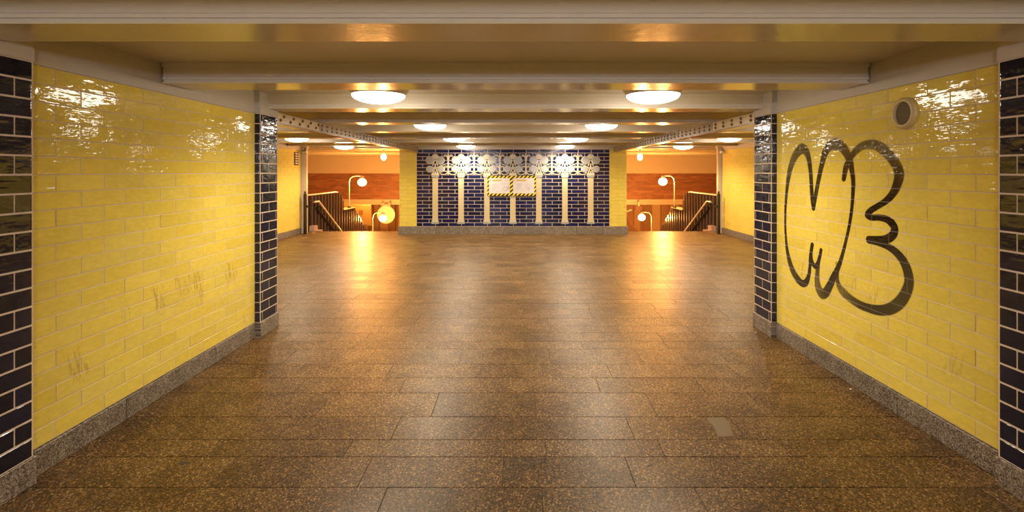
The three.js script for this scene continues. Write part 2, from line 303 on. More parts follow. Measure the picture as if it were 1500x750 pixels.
// cream trim above the tiles
let trimNo = 0;
function trim(label, fn) { const g = thing('trim_' + (++trimNo), label, 'trim', [0, 0, 0], 0, null, 'structure'); fn(g); return g; }
for (const side of [-1, 1]) trim(side < 0 ? 'cream cornice band above the clean yellow wall' : 'cream cornice band above the graffiti wall', g => {
  const x = side * W, o = side * 0.4, s = side;
  const band = (d0, d1, off) => part('band', [box(x - s * (0.004 + off), x + o, YTOP + 0.001, YTOP + 0.068, -d0, -d1), box(x - s * off + s * 0.006, x + o, YTOP + 0.068, CEIL, -d0, -d1)], creamTrim, g);
  band(-6, 2.25, 0); band(2.25, D_NEAR, W - WP); band(D_NEAR, D_FAR, 0); band(D_FAR, D_END, W - WP);
});
function beam(d, half, group, label) {
  const g = thing('ceiling_beam', label, 'beam', [0, 0, -d], 0, group);
  const X0 = -half, X1 = half, wdt = 0.305;
  part('bottom_flange', [box(X0, X1, SOF, SOF + 0.010, 0, -wdt)], creamGloss, g);
  part('bead', [box(X0, X1, SOF + 0.028, SOF + 0.047, -0.003, -0.03), box(X0, X1, SOF + 0.028, SOF + 0.047, -wdt + 0.03, -wdt + 0.003)], cream, g);
  part('web', [box(X0, X1, SOF + 0.010, CEIL - 0.03, -0.016, -wdt + 0.016), box(X0, X1, SOF + 0.05, CEIL - 0.03, -0.008, -wdt + 0.008)], cream, g);
  part('top_fillet', [box(X0, X1, CEIL - 0.032, CEIL, 0.008, -wdt - 0.008)], cream, g);
}
const beamD = k => 2.23 + 1.5 * k;
const nth = ['first', 'second', 'third', 'fourth', 'fifth', 'sixth', 'seventh'];
for (let k = -5; k <= 2; k++) beam(beamD(k), W - 0.004, 'beams over the passage', k < 0 ? 'cream steel beam further back over the passage' : ['cream steel beam over the navy pilasters at the passage end', 'cream steel beam over the middle of the yellow walls', 'cream steel beam over the navy pilasters beside the open hall'][k]);
for (let k = 3; k <= 7; k++) beam(beamD(k), 5.72, 'beams over the open hall', 'cream steel beam of the open hall, ' + nth[k - 3] + ' past the hall pilasters');
for (let k = 8; k <= 13; k++) beam(beamD(k), 11.4, 'beams over the stairs', 'orange-lit steel beam above the stairs, ' + nth[k - 8] + ' behind the navy wall');

// riveted girders from the pilasters to the back wall
for (const side of [-1, 1]) {
  const g = thing('riveted_girder', side < 0 ? 'riveted steel girder from the clean-wall pilaster to the back wall' : 'riveted steel girder from the graffiti-wall pilaster to the back wall', 'girder', [side * 2.575, 0, 0]);
  const s = side, y0 = EYE + 0.525, y1 = SOF;
  part('web_plate', box(0, s * 0.016, y0, y1, -D_END, -D_BACK - 0.02), girderPaint, g);
  part('bottom_angle', box(-s * 0.003, s * 0.10, y0 - 0.012, y0, -D_END, -D_BACK - 0.02), girderPaint, g);
  part('splice_plate', box(-s * 0.012, 0, y0 + 0.004, y1 - 0.012, -D_END, -6.6), spliceLit, g);
  part('top_angle', box(-s * 0.006, s * 0.10, y1 - 0.010, y1, -D_END, -D_BACK - 0.02), girderPaint, g);
  const big = new THREE.SphereGeometry(0.019, 10, 5, 0, Math.PI * 2, 0, Math.PI / 2); big.rotateZ(s * Math.PI / 2);
  const small = new THREE.SphereGeometry(0.015, 8, 4, 0, Math.PI * 2, 0, Math.PI / 2); small.rotateZ(s * Math.PI / 2);
  const bolt = std(lin(0.16, 0.11, 0.05), 0.45);
  for (let i = 0; i < 5; i++) for (const j of [0, 1]) part('rivet', big, bolt, g, [-s * 0.012, y0 + 0.035 + j * 0.045, -(5.53 + i * 0.245 + (s < 0 ? j * 0.08 : 0))]);
  for (let i = 0; i < 36; i++) for (const j of [0, 1]) part('rivet', small, bolt, g, [0, y0 + 0.032 + j * 0.05, -(6.75 + i * 0.185)]);
}

// ------------------------------------------------------------------ ceiling lamps
function dome(r, h) { const pts = []; for (let i = 0; i <= 14; i++) { const a = i / 14 * Math.PI / 2; pts.push(new THREE.Vector2(r * Math.sin(a), -h * Math.cos(a))); } return new THREE.LatheGeometry(pts, 40); }
const opal = new THREE.MeshStandardMaterial({ color: lin(0.9, 0.88, 0.82), roughness: 0.3, emissive: lin(HALL_WARM[0], HALL_WARM[1] * 1.06, HALL_WARM[2] * 1.3), emissiveIntensity: HALL_GLOW });
const opalCool = new THREE.MeshStandardMaterial({ color: lin(0.9, 0.9, 0.88), roughness: 0.3, emissive: lin(...COOL), emissiveIntensity: 8 });
const domeG = dome(0.236, 0.074), baseG = new THREE.LatheGeometry([[0.001, 0.004], [0.236, 0.0], [0.246, 0.004], [0.246, 0.014], [0.300, 0.090], [0.305, 0.100], [0.305, 0.104], [0.001, 0.104]].map(p => new THREE.Vector2(...p)), 40);
function ceilingLamp(x, y, d, label, group, k = 1) {
  const g = thing('ceiling_lamp', label, 'lamp', [x, y, -d], 0, group);
  part('base', baseG, cream, g);
  part('opal_dome', domeG, opal, g);
  const l = new THREE.SpotLight(lin(...HALL_WARM), HALL_I * k, 0, 1.36, 0.5, 2); l.name = 'lamp_light'; l.position.set(0, -0.05, 0); l.target.position.set(0, -2, 0); g.add(l.target); l.castShadow = true; l.shadow.radius = 2; g.add(l);
}
const LY = CEIL - 0.104;
for (const s of [-1, 1]) {
  const who = s < 0 ? 'the disc-sign side' : 'the box-sign side', by2 = s < 0 ? 'clean-wall' : 'graffiti-wall';
  ceilingLamp(s * 1.25, LY, 4.63, s < 0 ? 'lit opal dome ceiling lamp in the passage on the clean-wall side' : 'lit opal dome ceiling lamp in the passage on the graffiti side', 'lamps over the passage', 0.88);
  ceilingLamp(s * 1.28, LY, 7.6, 'lit opal dome lamp between the girders, first past the ' + by2 + ' pilaster', 'lamps between the girders');
  ceilingLamp(s * 1.28, LY, 10.63, 'lit opal dome lamp between the girders, second past the ' + by2 + ' pilaster', 'lamps between the girders');
  ceilingLamp(s * 1.26, EYE + 0.655, 12.9, 'lit opal dome lamp touching the navy relief wall on ' + who, 'lamps close to the back wall', 0.8);
  ceilingLamp(s * 4.5, LY, 7.6, 'lit opal dome lamp hidden behind the ' + by2 + ' pilaster', 'lamps in the side bays');
  ceilingLamp(s * (s < 0 ? 4.58 : 4.47), LY, 10.63, 'lit opal dome lamp in the side bay by the ' + (s < 0 ? 'outer wall with the vent' : 'outer wall without a vent'), 'lamps in the side bays');
  ceilingLamp(s * (s < 0 ? 4.36 : 4.25), EYE + 0.64, 12.9, 'lit opal dome lamp just before the stairs on ' + who, 'lamps just before the stairs');
  const G = thing('added_globe_lamp', s < 0 ? 'added unseen white globe lamp hung further back on the clean-wall side' : 'added unseen white globe lamp hung further back on the graffiti side', 'lamp', [s * 1.3, 2.02, 3.2], 0, 'added globe lamps further back in the passage');  // unseen globes added to light the beam faces from behind
  part('globe', new THREE.SphereGeometry(0.2, 28, 18), opalCool, G); part('rod', new THREE.CylinderGeometry(0.012, 0.012, CEIL - 2.2, 10), creamTrim, G, [0, (CEIL - 2.2) / 2 + 0.18, 0]); part('rose', new THREE.CylinderGeometry(0.05, 0.06, 0.03, 16), creamTrim, G, [0, CEIL - 2.02 - 0.015, 0]);
  const gl = new THREE.PointLight(lin(...COOL), REAR_I, 0, 2); gl.name = 'globe_light'; gl.castShadow = true; gl.shadow.radius = 6; G.add(gl);
}

// ------------------------------------------------------------------ floor
const floor = thing('floor', 'polished brown speckled granite slab floor', 'floor', [0, 0, 0], 0, null, 'structure');
part('passage_bed', box(-W, W, -0.25, -0.0025, 6.2, -D_END), groutFloor, floor);
part('hall_bed', box(-5.75, 5.75, -0.25, -0.0025, -D_END, -D_BACK), groutFloor, floor);
for (const [x0, x1] of [[-5.75, -3.07], [2.93, 5.75]]) part('landing_bed', box(x0, x1, -0.25, -0.0025, -D_BACK, -14.06), groutFloor, floor);
{
  const fixed = [2.37, 2.655, 2.94, 3.128, 3.418, 3.789, 4.065, 4.355, 4.73, 4.94, 5.20, 5.43];
  const known = { 2.37: [-0.67, 0.134], 2.655: [-0.83, -0.07, 0.63], 2.94: [-1.0, 0.18], 3.128: [-0.77, -0.02, 0.737, 1.43], 3.418: [-1.36, -0.57, 0.14, 0.96], 3.789: [-0.876, 0.635, 1.42], 4.065: [-1.8, -1.045, -0.29, 0.22, 0.776, 1.8] };
  const rows = []; let d = 2.37; const before = [];
  while (d > -6) { const q = d - [0.28, 0.19, 0.37, 0.28, 0.29][before.length % 5]; before.push([q, d]); d = q; }
  for (const b of before) rows.push([...b, W]);
  for (let i = 0; i + 1 < fixed.length; i++) rows.push([fixed[i], fixed[i + 1], W]);
  d = D_END; let i = 0; while (d < 14.06) { let q = d + [0.29, 0.37, 0.28, 0.19, 0.30, 0.28, 0.36, 0.20][i++ % 8]; if (q > 13.95) q = 14.06; rows.push([d, q, 5.75]); d = q; }
  const far = [], rear = [];
  rows.forEach(([a, b, half]) => {
    const spans = b > D_BACK + 0.1 ? [[-5.75, -3.07], [2.93, 5.75]] : [[-half, half]];
    for (const [s0, s1] of spans) {
      const kn = known[a] || []; let xs = [s0];
      const start = kn.length ? kn[0] : rr(s0, s0 + 0.8);
      const lefts = []; for (let x = start - rr(0.66, 0.82); x > s0 + 0.15; x -= rr(0.66, 0.82)) lefts.unshift(x);
      xs.push(...lefts); if (start > s0 + 0.12) xs.push(start);
      xs.push(...kn.slice(1)); for (let x = xs[xs.length - 1] + rr(0.66, 0.82); x < s1 - 0.15; x += rr(0.66, 0.82)) xs.push(x);
      xs.push(s1);
      for (let k = 0; k + 1 < xs.length; k++) {
        const g0 = 0.0016, w = xs[k + 1] - xs[k] - 2 * g0, h = b - a - 2 * g0, o1 = [rr(0, 9), rr(0, 9)], flip = rnd() < 0.5 ? 1 : -1;
        const geo = blockGeo(w, h, 0.030, 0.0015, (x, y) => [flip * x + o1[0], y + o1[1]], o1);
        geo.rotateX(-Math.PI / 2);
        const px = (xs[k] + xs[k + 1]) / 2, pz = -(a + b) / 2, m = Math.floor(rnd() * slabMats.length), tilt = [rr(-0.0012, 0.0012), rr(-0.0008, 0.0008)];
        if (b > 2.3 && a < 9.2 && Math.abs(px) < 1.02 * (a + b) / 2 + 0.4) { const o = part('slab', geo, slabMats[m], floor, [px, -0.030 + rr(-0.0006, 0.0004), pz]); o.rotation.set(tilt[0], 0, tilt[1]); }
        else { geo.rotateX(tilt[0]); geo.rotateZ(tilt[1]); geo.translate(px, -0.030, pz); (b < 2.4 ? rear : far).push([m, geo]); }
      }
    }
  });
  for (const [nm, list] of [['distant_slabs', far], ['passage_slabs', rear]]) for (let m = 0; m < slabMats.length; m++) {
    const gs = list.filter(q => q[0] === m).map(q => q[1]); if (!gs.length) continue;
    const o = new THREE.Mesh(mergeGeometries(gs), slabMats[m]); o.name = nm; o.userData.kind = 'stuff'; o.castShadow = o.receiveShadow = true; floor.add(o);
  }
}

// spots of trodden gum and worn patches on single slabs
function floorMark(name, pts, m, h) {
  const s = new THREE.Shape(); pts.forEach(([px, py], i) => { const d = EYE * F / (py - VY), x = (px - VX) * d / F; i ? s.lineTo(x, d) : s.moveTo(x, d); }); s.closePath();
  const e = new THREE.ExtrudeGeometry(s, { depth: h, bevelEnabled: false }); e.rotateX(-Math.PI / 2); part(name, e, m, floor, [0, 0.0003, 0]);
}
const gum = std(lin(0.05, 0.038, 0.024), 0.6), darkWear = new THREE.MeshPhysicalMaterial({ color: lin(0.25, 0.18, 0.10), roughness: 0.45, specularIntensity: 0.5, map: floorGranite }), paleWear = std(lin(0.125, 0.088, 0.046), 0.5);
for (const [px, py, r] of [[268, 678, 6], [425.5, 718, 4], [1210, 705, 5.5], [953, 681, 4], [379, 616, 3]]) floorMark('gum_spot', Array.from({ length: 12 }, (_, i) => { const a = i / 12 * Math.PI * 2, k = 0.75 + 0.5 * hash(i, px | 0, 77); return [px + r * k * Math.cos(a), py + r * 0.5 * k * Math.sin(a)]; }), gum, 0.0006);
floorMark('worn_patch', [[740, 671], [803, 671], [797, 678], [780, 683], [768, 690], [760, 700], [738, 707], [736, 690]], darkWear, 0.0004);
floorMark('worn_patch', [[1034, 612], [1060, 611], [1068, 622], [1075, 639], [1052, 640], [1046, 626]], paleWear, 0.0004);

// ------------------------------------------------------------------ open hall: outer walls, end walls
const XL = -5.74, XR = 5.55;
for (const side of [-1, 1]) {
  const left = side < 0, X0 = left ? XL : XR;
  const g = thing(left ? 'wall_outer_left' : 'wall_outer_right', left ? 'pale yellow tiled outer hall wall carrying the small vent' : 'pale yellow tiled outer hall wall without a vent', 'wall', [X0, 0, 0], left ? Math.PI / 2 : -Math.PI / 2, null, 'structure');
  const mirror = !left, X = u => (mirror ? -u : u), dE = left ? 13.56 : 13.66;
  part('masonry', box(X(5.0), X(dE), -0.25, 2.6, -0.35, -0.0135), plaster, g);
  part('grout_bed', box(X(D_END), X(dE - 0.002), Y0, YTOP, -0.02, -0.004), groutYellow, g);
  const m = layTiles(g, 'tile', D_END, dE, Y0, CO, ROWS, 5.5, TL, yellowMats, 0.006, 0.010, { mirror, z: -0.010, fold: [[0, 11.9]] });
  const o = new THREE.Mesh(mergeGeometries(m.map(q => q.translate(0, 0, -0.01))), yellowMats[1]); o.name = 'tile_field'; o.userData.kind = 'stuff'; o.castShadow = o.receiveShadow = true; g.add(o);
  const b = thing(left ? 'baseboard_outer_left' : 'baseboard_outer_right', left ? 'pale stone plinth under the outer wall with the vent' : 'pale stone plinth under the outer wall without a vent', 'plinth', [X0, 0, 0], left ? Math.PI / 2 : -Math.PI / 2, null, 'structure');
  plinthRun(b, D_END, dE, [6.5, 7.6, 8.7, 9.8, 10.9, 12.0, 12.9], -0.012, Y0 - 0.004, mirror, 0.024);
  trim(left ? 'cream band above the outer wall with the vent' : 'cream band above the outer wall without a vent', t => part('band', box(X0 - side * 0.004, X0 + side * 0.3, YTOP + 0.001, CEIL, -D_END, -dE), creamTrim, t));
  // return wall between passage and outer wall, facing the back of the hall
  const rw = thing(left ? 'wall_front_left' : 'wall_front_right', left ? 'hall wall turning the corner behind the clean-wall pilaster' : 'hall wall turning the corner behind the graffiti-wall pilaster', 'wall', [0, 0, 0], 0, null, 'structure');
  part('masonry', box(side * (W + 0.02), side * 5.9, 0, 2.6, -D_END + 0.25, -D_END + 0.012), std(lin(...YEL), 0.2), rw);
}
{
  const e = thing('wall_rear', 'plain wall closing the passage far behind', 'wall', [0, 0, 0], 0, null, 'structure');
  part('masonry', box(-3.05, 3.05, 0, 2.6, 6.0, 6.2), plaster, e);
}

// ------------------------------------------------------------------ back wall with column reliefs
const K = D_BACK / F, bx = px => (px - VX) * K, by = py => EYE - (py - VY) * K;
const bw = thing('wall_back', 'navy tiled back wall with yellow tiled ends', 'wall', [0, 0, -D_BACK], 0, null, 'structure');
const BY0 = by(331.6), BCO = (by(218.7) - by(331.6)) / 21, XA = bx(585), XB = bx(610.2), XC = bx(893), XD = bx(918);
part('masonry', box(XA + 0.012, XD - 0.012, 0, CEIL, -0.6, -0.014), plaster, bw);
part('grout_bed', box(XB, XC, BY0, BY0 + 21 * BCO, -0.02, -0.004), groutLight, bw);
part('grout_bed', [box(XA + 0.004, XB, BY0, BY0 + 21 * BCO, -0.02, -0.004), box(XC, XD - 0.004, BY0, BY0 + 21 * BCO, -0.02, -0.004)], groutYellow, bw);
layTiles(bw, 'navy_tile', XB, XC, BY0, BCO, 21, bx(638), 19 * K, blueMats, 0.0135, 0.010, { z: -0.010 });
layTiles(bw, 'yellow_tile', XA, XB, BY0, BCO, 21, bx(597), 19 * K, yellowMats, 0.006, 0.010, { z: -0.010 });
layTiles(bw, 'yellow_tile', XC, XD, BY0, BCO, 21, bx(905), 19 * K, yellowMats, 0.006, 0.010, { z: -0.010 });
{
  const b = thing('baseboard_back', 'wide granite plinth under the navy back wall', 'plinth', [0, 0, -D_BACK], 0, null, 'structure');
  plinthRun(b, XA - 0.03, XD + 0.03, [-2.1, -1.2, -0.25, 0.7, 1.6, 2.3], -0.02, BY0 - 0.003, false, 0.06);
  trim('cream band above the navy back wall', t => part('band', [box(XA, XD, BY0 + 21 * BCO, BY0 + 21 * BCO + 0.075, -D_BACK + 0.012, -D_BACK - 0.5), box(XA, XD, BY0 + 21 * BCO + 0.075, CEIL, -D_BACK, -D_BACK - 0.5)], creamTrim, t));
}
const reliefCream = std(lin(0.60, 0.52, 0.36), 0.25), reliefGrey = std(lin(0.34, 0.345, 0.345), 0.22), reliefTan = std(lin(0.62, 0.51, 0.30), 0.3);
const extr = (s, depth, b = 0.003) => new THREE.ExtrudeGeometry(s, { depth, bevelEnabled: true, bevelThickness: b, bevelSize: b, bevelOffset: -b, bevelSegments: 1, curveSegments: 10 });
const q = v => v * K;                                    // photo pixels on the back wall to metres
function petalShape(cx, cy, rx, ry, tx, ty, grow) {        // disc drawn out to a tip, local photo pixels (y up)
  const s = new THREE.Shape(), n = 26, a0 = Math.atan2(ty - cy, tx - cx);
  for (let i = 0; i <= n; i++) { const a = a0 + 0.55 + (2 * Math.PI - 1.1) * i / n, x = cx + (rx + grow) * Math.cos(a), y = cy + (ry + grow) * Math.sin(a); i ? s.lineTo(q(x), q(y)) : s.moveTo(q(x), q(y)); }
  s.lineTo(q(tx), q(ty)); s.closePath(); return s;
}
function slabPath(pts, hw, depth) {                        // a flat ribbon along points, local photo pixels (y up)
  const c = new THREE.CatmullRomCurve3(pts.map(p => new THREE.Vector3(p[0], p[1], 0))), n = 12, L = [], R = [];
  for (let i = 0; i <= n; i++) { const p = c.getPoint(i / n), t = c.getTangent(i / n); L.push([p.x - t.y * hw, p.y + t.x * hw]); R.unshift([p.x + t.y * hw, p.y - t.x * hw]); }
  const s = new THREE.Shape(); [...L, ...R].forEach((p, i) => i ? s.lineTo(q(p[0]), q(p[1])) : s.moveTo(q(p[0]), q(p[1]))); s.closePath(); return extr(s, depth, 0.002);
}
const colX = [637.6, 675.5, 713.3, 751.3, 789.3, 827.4, 865.2], Yc = py => 251.5 - py;      // local y up, in photo pixels about the horizon
function column(i) {
  const words = ['at the yellow end by the disc sign, first in the row', 'second in the row from the disc sign', 'third from the disc sign, under one end of the notices', 'central, fourth in the row, behind the notices', 'fifth from the disc sign, beside the notices', 'sixth in the row from the disc sign', 'last in the row, farthest from the disc sign'];
  const g = thing('column_relief', 'cream tile column relief, ' + words[i], 'relief', [bx(colX[i]), EYE, -D_BACK + 0.001], 0, 'palm column reliefs on the back wall');
  part('base', [box(q(-5.0), q(5.0), q(Yc(325.2)), q(Yc(322.6)), 0, 0.026)], reliefCream, g);
  part('base_block', [box(q(-5.5), q(5.5), q(Yc(328)), q(Yc(325.2)), 0, 0.030)], reliefGrey, g);
  const sh = []; for (let k = 0; k < 12; k++) {
    const y1 = Yc(260 + k * 5.22) - 0.1, y0 = Yc(260 + (k + 1) * 5.22) + 0.1;
    const cut = k % 2 ? [[-4, -0.1], [0.1, 4]] : [[-4, 1.6], [1.8, 4]];
    for (const [a, b] of cut) sh.push(box(q(a), q(b), q(y0), q(y1), 0, 0.020));
  }
  sh.push(box(q(-3.9), q(3.9), q(Yc(322.6)), q(Yc(260)), 0, 0.0175));
  part('shaft', sh, reliefTan, g);
  const cap = new THREE.Shape(); [[-5.6, Yc(253.6)], [5.6, Yc(253.6)], [5.2, Yc(257)], [-5.2, Yc(257)]].forEach((p, k) => k ? cap.lineTo(q(p[0]), q(p[1])) : cap.moveTo(q(p[0]), q(p[1]))); cap.closePath();
  part('capital', extr(cap, 0.03), reliefCream, g);
  const col = new THREE.Shape(); col.moveTo(q(-5.3), q(Yc(256.8))); col.lineTo(q(5.3), q(Yc(256.8))); col.quadraticCurveTo(q(5.6), q(Yc(260)), q(3.6), q(Yc(260.3))); col.lineTo(q(-3.6), q(Yc(260.3))); col.quadraticCurveTo(q(-5.6), q(Yc(260)), q(-5.3), q(Yc(256.8)));
  part('collar', extr(col, 0.026), reliefGrey, g);
  part('stem', [slabPath([[0, Yc(239.6)], [0, Yc(247)]], 0.9, 0.012), slabPath([[0, Yc(251.3)], [0, Yc(254)]], 0.9, 0.012), ...[-1, 1].flatMap(s => [slabPath([[s * 0.8, Yc(234)], [s * 3.8, Yc(243)]], 0.75, 0.012), slabPath([[s * 0.7, Yc(246.5)], [s * 3.8, Yc(254)]], 0.75, 0.012)])], reliefCream, g);
  for (const s of [-1, 1]) {
    const up = part('leaf', extr(petalShape(s * 7.6, Yc(234.8), 6.4, 5.6, s * 1.6, Yc(236.0), 0), 0.014), reliefCream, g);
    part('leaf_face', extr(petalShape(s * 7.6, Yc(234.8), 6.4, 5.6, s * 2.4, Yc(236.0), -0.8), 0.019), reliefGrey, up);
    const lo = part('leaf', extr(petalShape(s * 8.2, Yc(247.8), 5.2, 5.0, s * 1.0, Yc(245.0), 0), 0.014), reliefCream, g);
    part('leaf_face', extr(petalShape(s * 8.2, Yc(247.8), 5.2, 5.0, s * 2.2, Yc(245.3), -0.7), 0.019), reliefGrey, lo);
  }
  const fan = new THREE.Shape(); fan.moveTo(q(-1.2), q(Yc(233)));
  for (let k = 0; k <= 4; k++) { const a = Math.PI * (0.93 - 0.86 * k / 4), b = Math.PI * (0.93 - 0.86 * (k + 0.5) / 4); fan.lineTo(q(5.4 * Math.cos(a)), q(Yc(230.4) + 5.2 * Math.sin(a))); if (k < 4) fan.lineTo(q(4.9 * Math.cos(b)), q(Yc(230.4) + 4.7 * Math.sin(b))); }
  fan.lineTo(q(1.2), q(Yc(233))); fan.closePath();
  part('fan', extr(fan, 0.017), reliefCream, g);
}
for (let i = 0; i < 7; i++) column(i);
for (let i = 0; i < 6; i++) {
  const words = ['first', 'second', 'third', 'fourth', 'fifth', 'sixth'];
  const g = thing('lily_relief', 'cream lily scroll relief filling the ' + words[i] + ' gap between column heads from the disc sign', 'relief', [bx((colX[i] + colX[i + 1]) / 2), EYE, -D_BACK + 0.001], 0, 'lily reliefs between the column heads');
  part('stalk', slabPath([[0, Yc(225)], [0, Yc(232)], [0, Yc(244)], [0, Yc(256)]], 1.0, 0.012), reliefCream, g);
  for (const s of [-1, 1]) {
    part('leaf', slabPath([[s * 0.6, Yc(234)], [s * 1.6, Yc(229.5)], [s * 4.2, Yc(227)], [s * 6.4, Yc(228.5)]], 0.85, 0.013), reliefCream, g);
    part('arm', slabPath([[s * 0.5, Yc(238.8)], [s * 4.5, Yc(240.8)], [s * 9, Yc(242.3)], [s * 13, Yc(240.6)]], 0.6, 0.012), reliefGrey, g);
    part('bar', [slabPath([[s * 0.5, Yc(245)], [s * 3, Yc(243.6)], [s * 6, Yc(244)]], 0.7, 0.012), slabPath([[s * 0.5, Yc(251)], [s * 5, Yc(251)]], 0.55, 0.012), slabPath([[s * 5.4, Yc(244)], [s * 5.4, Yc(251)]], 0.45, 0.012)], reliefCream, g);
    part('scroll', slabPath([[s * 1.2, Yc(252.4)], [s * 3.4, Yc(255)], [s * 7.2, Yc(255.7)], [s * 11, Yc(254.6)], [s * 13, Yc(252.2)]], 0.6, 0.012), reliefCream, g);
  }
}

// ------------------------------------------------------------------ notices
function noticeTexture(kind) {
  const c = document.createElement('canvas'); c.width = 512; c.height = 448; const x = c.getContext('2d');
  x.fillStyle = '#f3eeec'; x.fillRect(0, 0, 512, 448);
  x.fillStyle = '#f2c524'; x.beginPath(); x.moveTo(30, 44); x.lineTo(56, 24); x.lineTo(82, 44); x.lineTo(56, 66); x.closePath(); x.fill();
  x.fillStyle = '#f0a9a4'; x.fillRect(34, 96, 46, 20);
  x.fillStyle = '#eebf25'; x.fillRect(104, 90, kind ? 210 : 190, 30);
  x.fillStyle = '#c9c3c0'; for (let i = 0; i < 6; i++) x.fillRect(104, 178 + i * 24, [110, 92, 118, 84, 104, 60][i], 8);
  x.strokeStyle = '#b795a0'; x.lineWidth = 7; x.beginPath();
  if (kind) { x.moveTo(300, 300); x.lineTo(312, 210); x.quadraticCurveTo(390, 190, 420, 240); x.lineTo(486, 320); } else { x.moveTo(320, 330); x.lineTo(360, 250); x.lineTo(430, 280); x.lineTo(470, 200); x.moveTo(350, 330); x.lineTo(420, 320); x.lineTo(440, 230); }
  x.stroke();
  x.fillStyle = '#d8cdd2'; x.fillRect(300, 176, 190, 8); x.fillRect(kind ? 330 : 410, 250, 60, 70);
  const t = new THREE.CanvasTexture(c); t.colorSpace = THREE.SRGBColorSpace; return t;
}
const hazard = (() => { const c = document.createElement('canvas'); c.width = 64; c.height = 64; const x = c.getContext('2d'); x.fillStyle = '#f6d516'; x.fillRect(0, 0, 64, 64); x.fillStyle = '#14110c'; for (const o of [-64, 0, 64]) { x.beginPath(); x.moveTo(o, 64); x.lineTo(o + 32, 64); x.lineTo(o + 96, 0); x.lineTo(o + 64, 0); x.closePath(); x.fill(); } const t = new THREE.CanvasTexture(c); t.colorSpace = THREE.SRGBColorSpace; t.wrapS = t.wrapT = THREE.RepeatWrapping; t.repeat.set(1 / 0.105, 1 / 0.105); return t; })();
const tape = std(lin(1, 1, 1), 0.45, { map: hazard });
[[714, 749.2, 'white notice framed in hazard tape, on the disc-sign side of its twin'], [749.2, 785, 'white notice framed in hazard tape, on the side away from the disc sign']].forEach(([p0, p1, label], i) => {
  const g = thing('notice_board', label, 'notice', [bx((p0 + p1) / 2), by(272), -D_BACK + 0.036], 0, 'hazard-taped notices on the back wall');
  const w = q(p1 - p0), h = q(29), tw = q(3.2);
  const sheetGeo = new THREE.BoxGeometry(w, h, 0.008);
  part('sheet', sheetGeo, std(lin(0.74, 0.74, 0.78), 0.4, { map: noticeTexture(i) }), g);
  for (const s of [-1, 1]) { part('tape_strip', box(-w / 2, w / 2, s > 0 ? h / 2 - tw : -h / 2, s > 0 ? h / 2 : -h / 2 + tw, 0.004, 0.0055), tape, g); part('tape_strip', box(s > 0 ? w / 2 - tw * 0.75 : -w / 2, s > 0 ? w / 2 : -w / 2 + tw * 0.75, -h / 2 + tw, h / 2 - tw, 0.004, 0.0055), tape, g); }
});

// ------------------------------------------------------------------ small fixtures
{
  const [d, y] = onWall(1326.5, 166), g = thing('wall_speaker', 'round cream wall loudspeaker above the graffiti', 'speaker', [W, y, -d], -Math.PI / 2);
  const ring = new THREE.LatheGeometry([[0.076, 0.0], [0.076, 0.022], [0.082, 0.030], [0.096, 0.026], [0.106, 0.014], [0.108, 0.0]].map(p => new THREE.Vector2(...p)), 40); ring.rotateX(Math.PI / 2);
  part('rim', ring, std(lin(0.58, 0.44, 0.17), 0.4), g);
  const gr = new THREE.LatheGeometry([[0.0005, 0.014], [0.04, 0.013], [0.077, 0.008]].map(p => new THREE.Vector2(...p)), 40); gr.rotateX(Math.PI / 2);
  const mesh = heightTex(64, 64, (u, v) => Math.sin(u * 40 * Math.PI) * Math.sin(v * 40 * Math.PI), 4, 4);
  part('grille', gr, std(lin(0.17, 0.13, 0.07), 0.6, { bumpMap: mesh, bumpScale: 0.001, side: THREE.DoubleSide }), g);
}
{
  const d = 5.74 * F / (VX - 433.5), K2 = d / F, g = thing('wall_vent', 'small slotted vent high on the pale outer wall', 'vent', [XL + 0.002, EYE + (VY - 232.5) * K2, -d], Math.PI / 2);
  part('frame', [box(-0.10, 0.10, -0.17, -0.15, 0, 0.02), box(-0.10, 0.10, 0.15, 0.17, 0, 0.02), box(-0.10, -0.08, -0.15, 0.15, 0, 0.02), box(0.08, 0.10, -0.15, 0.15, 0, 0.02), box(-0.08, 0.08, -0.15, 0.15, 0, 0.004)], std(lin(0.03, 0.03, 0.03), 0.5), g);
  for (let i = 0; i < 5; i++) part('slat', box(-0.08, 0.08, -0.135 + i * 0.062, -0.105 + i * 0.062, 0.004, 0.018), std(lin(0.7, 0.66, 0.58), 0.3), g);
}
// scraps on the floor beside the graffiti wall
[[1246, 571], [1107, 487.5], [1097.6, 484.7]].forEach(([px, py], i) => {
  const d = EYE * F / (py - VY), x = (px - VX) * d / F, geo = new THREE.IcosahedronGeometry([0.009, 0.0075, 0.005][i], 1), p = geo.attributes.position;
  for (let k = 0; k < p.count; k++) p.setY(k, p.getY(k) * 0.6 * (0.8 + 0.4 * hash(k, i, 5)));
  const o = part('paper_scrap', geo, std(lin(0.85, 0.8, 0.72), 0.7), null, [x, i ? 0.0036 : 0.0052, -d]); o.name = numbered('paper_scrap');
  tag(o, ['crumpled pale paper scrap at the foot of the graffiti wall', 'larger pale crumb on the floor by the graffiti-wall pilaster', 'smaller pale crumb on the floor by the graffiti-wall pilaster'][i], 'litter', i ? 'crumbs by the pilaster' : null);
});

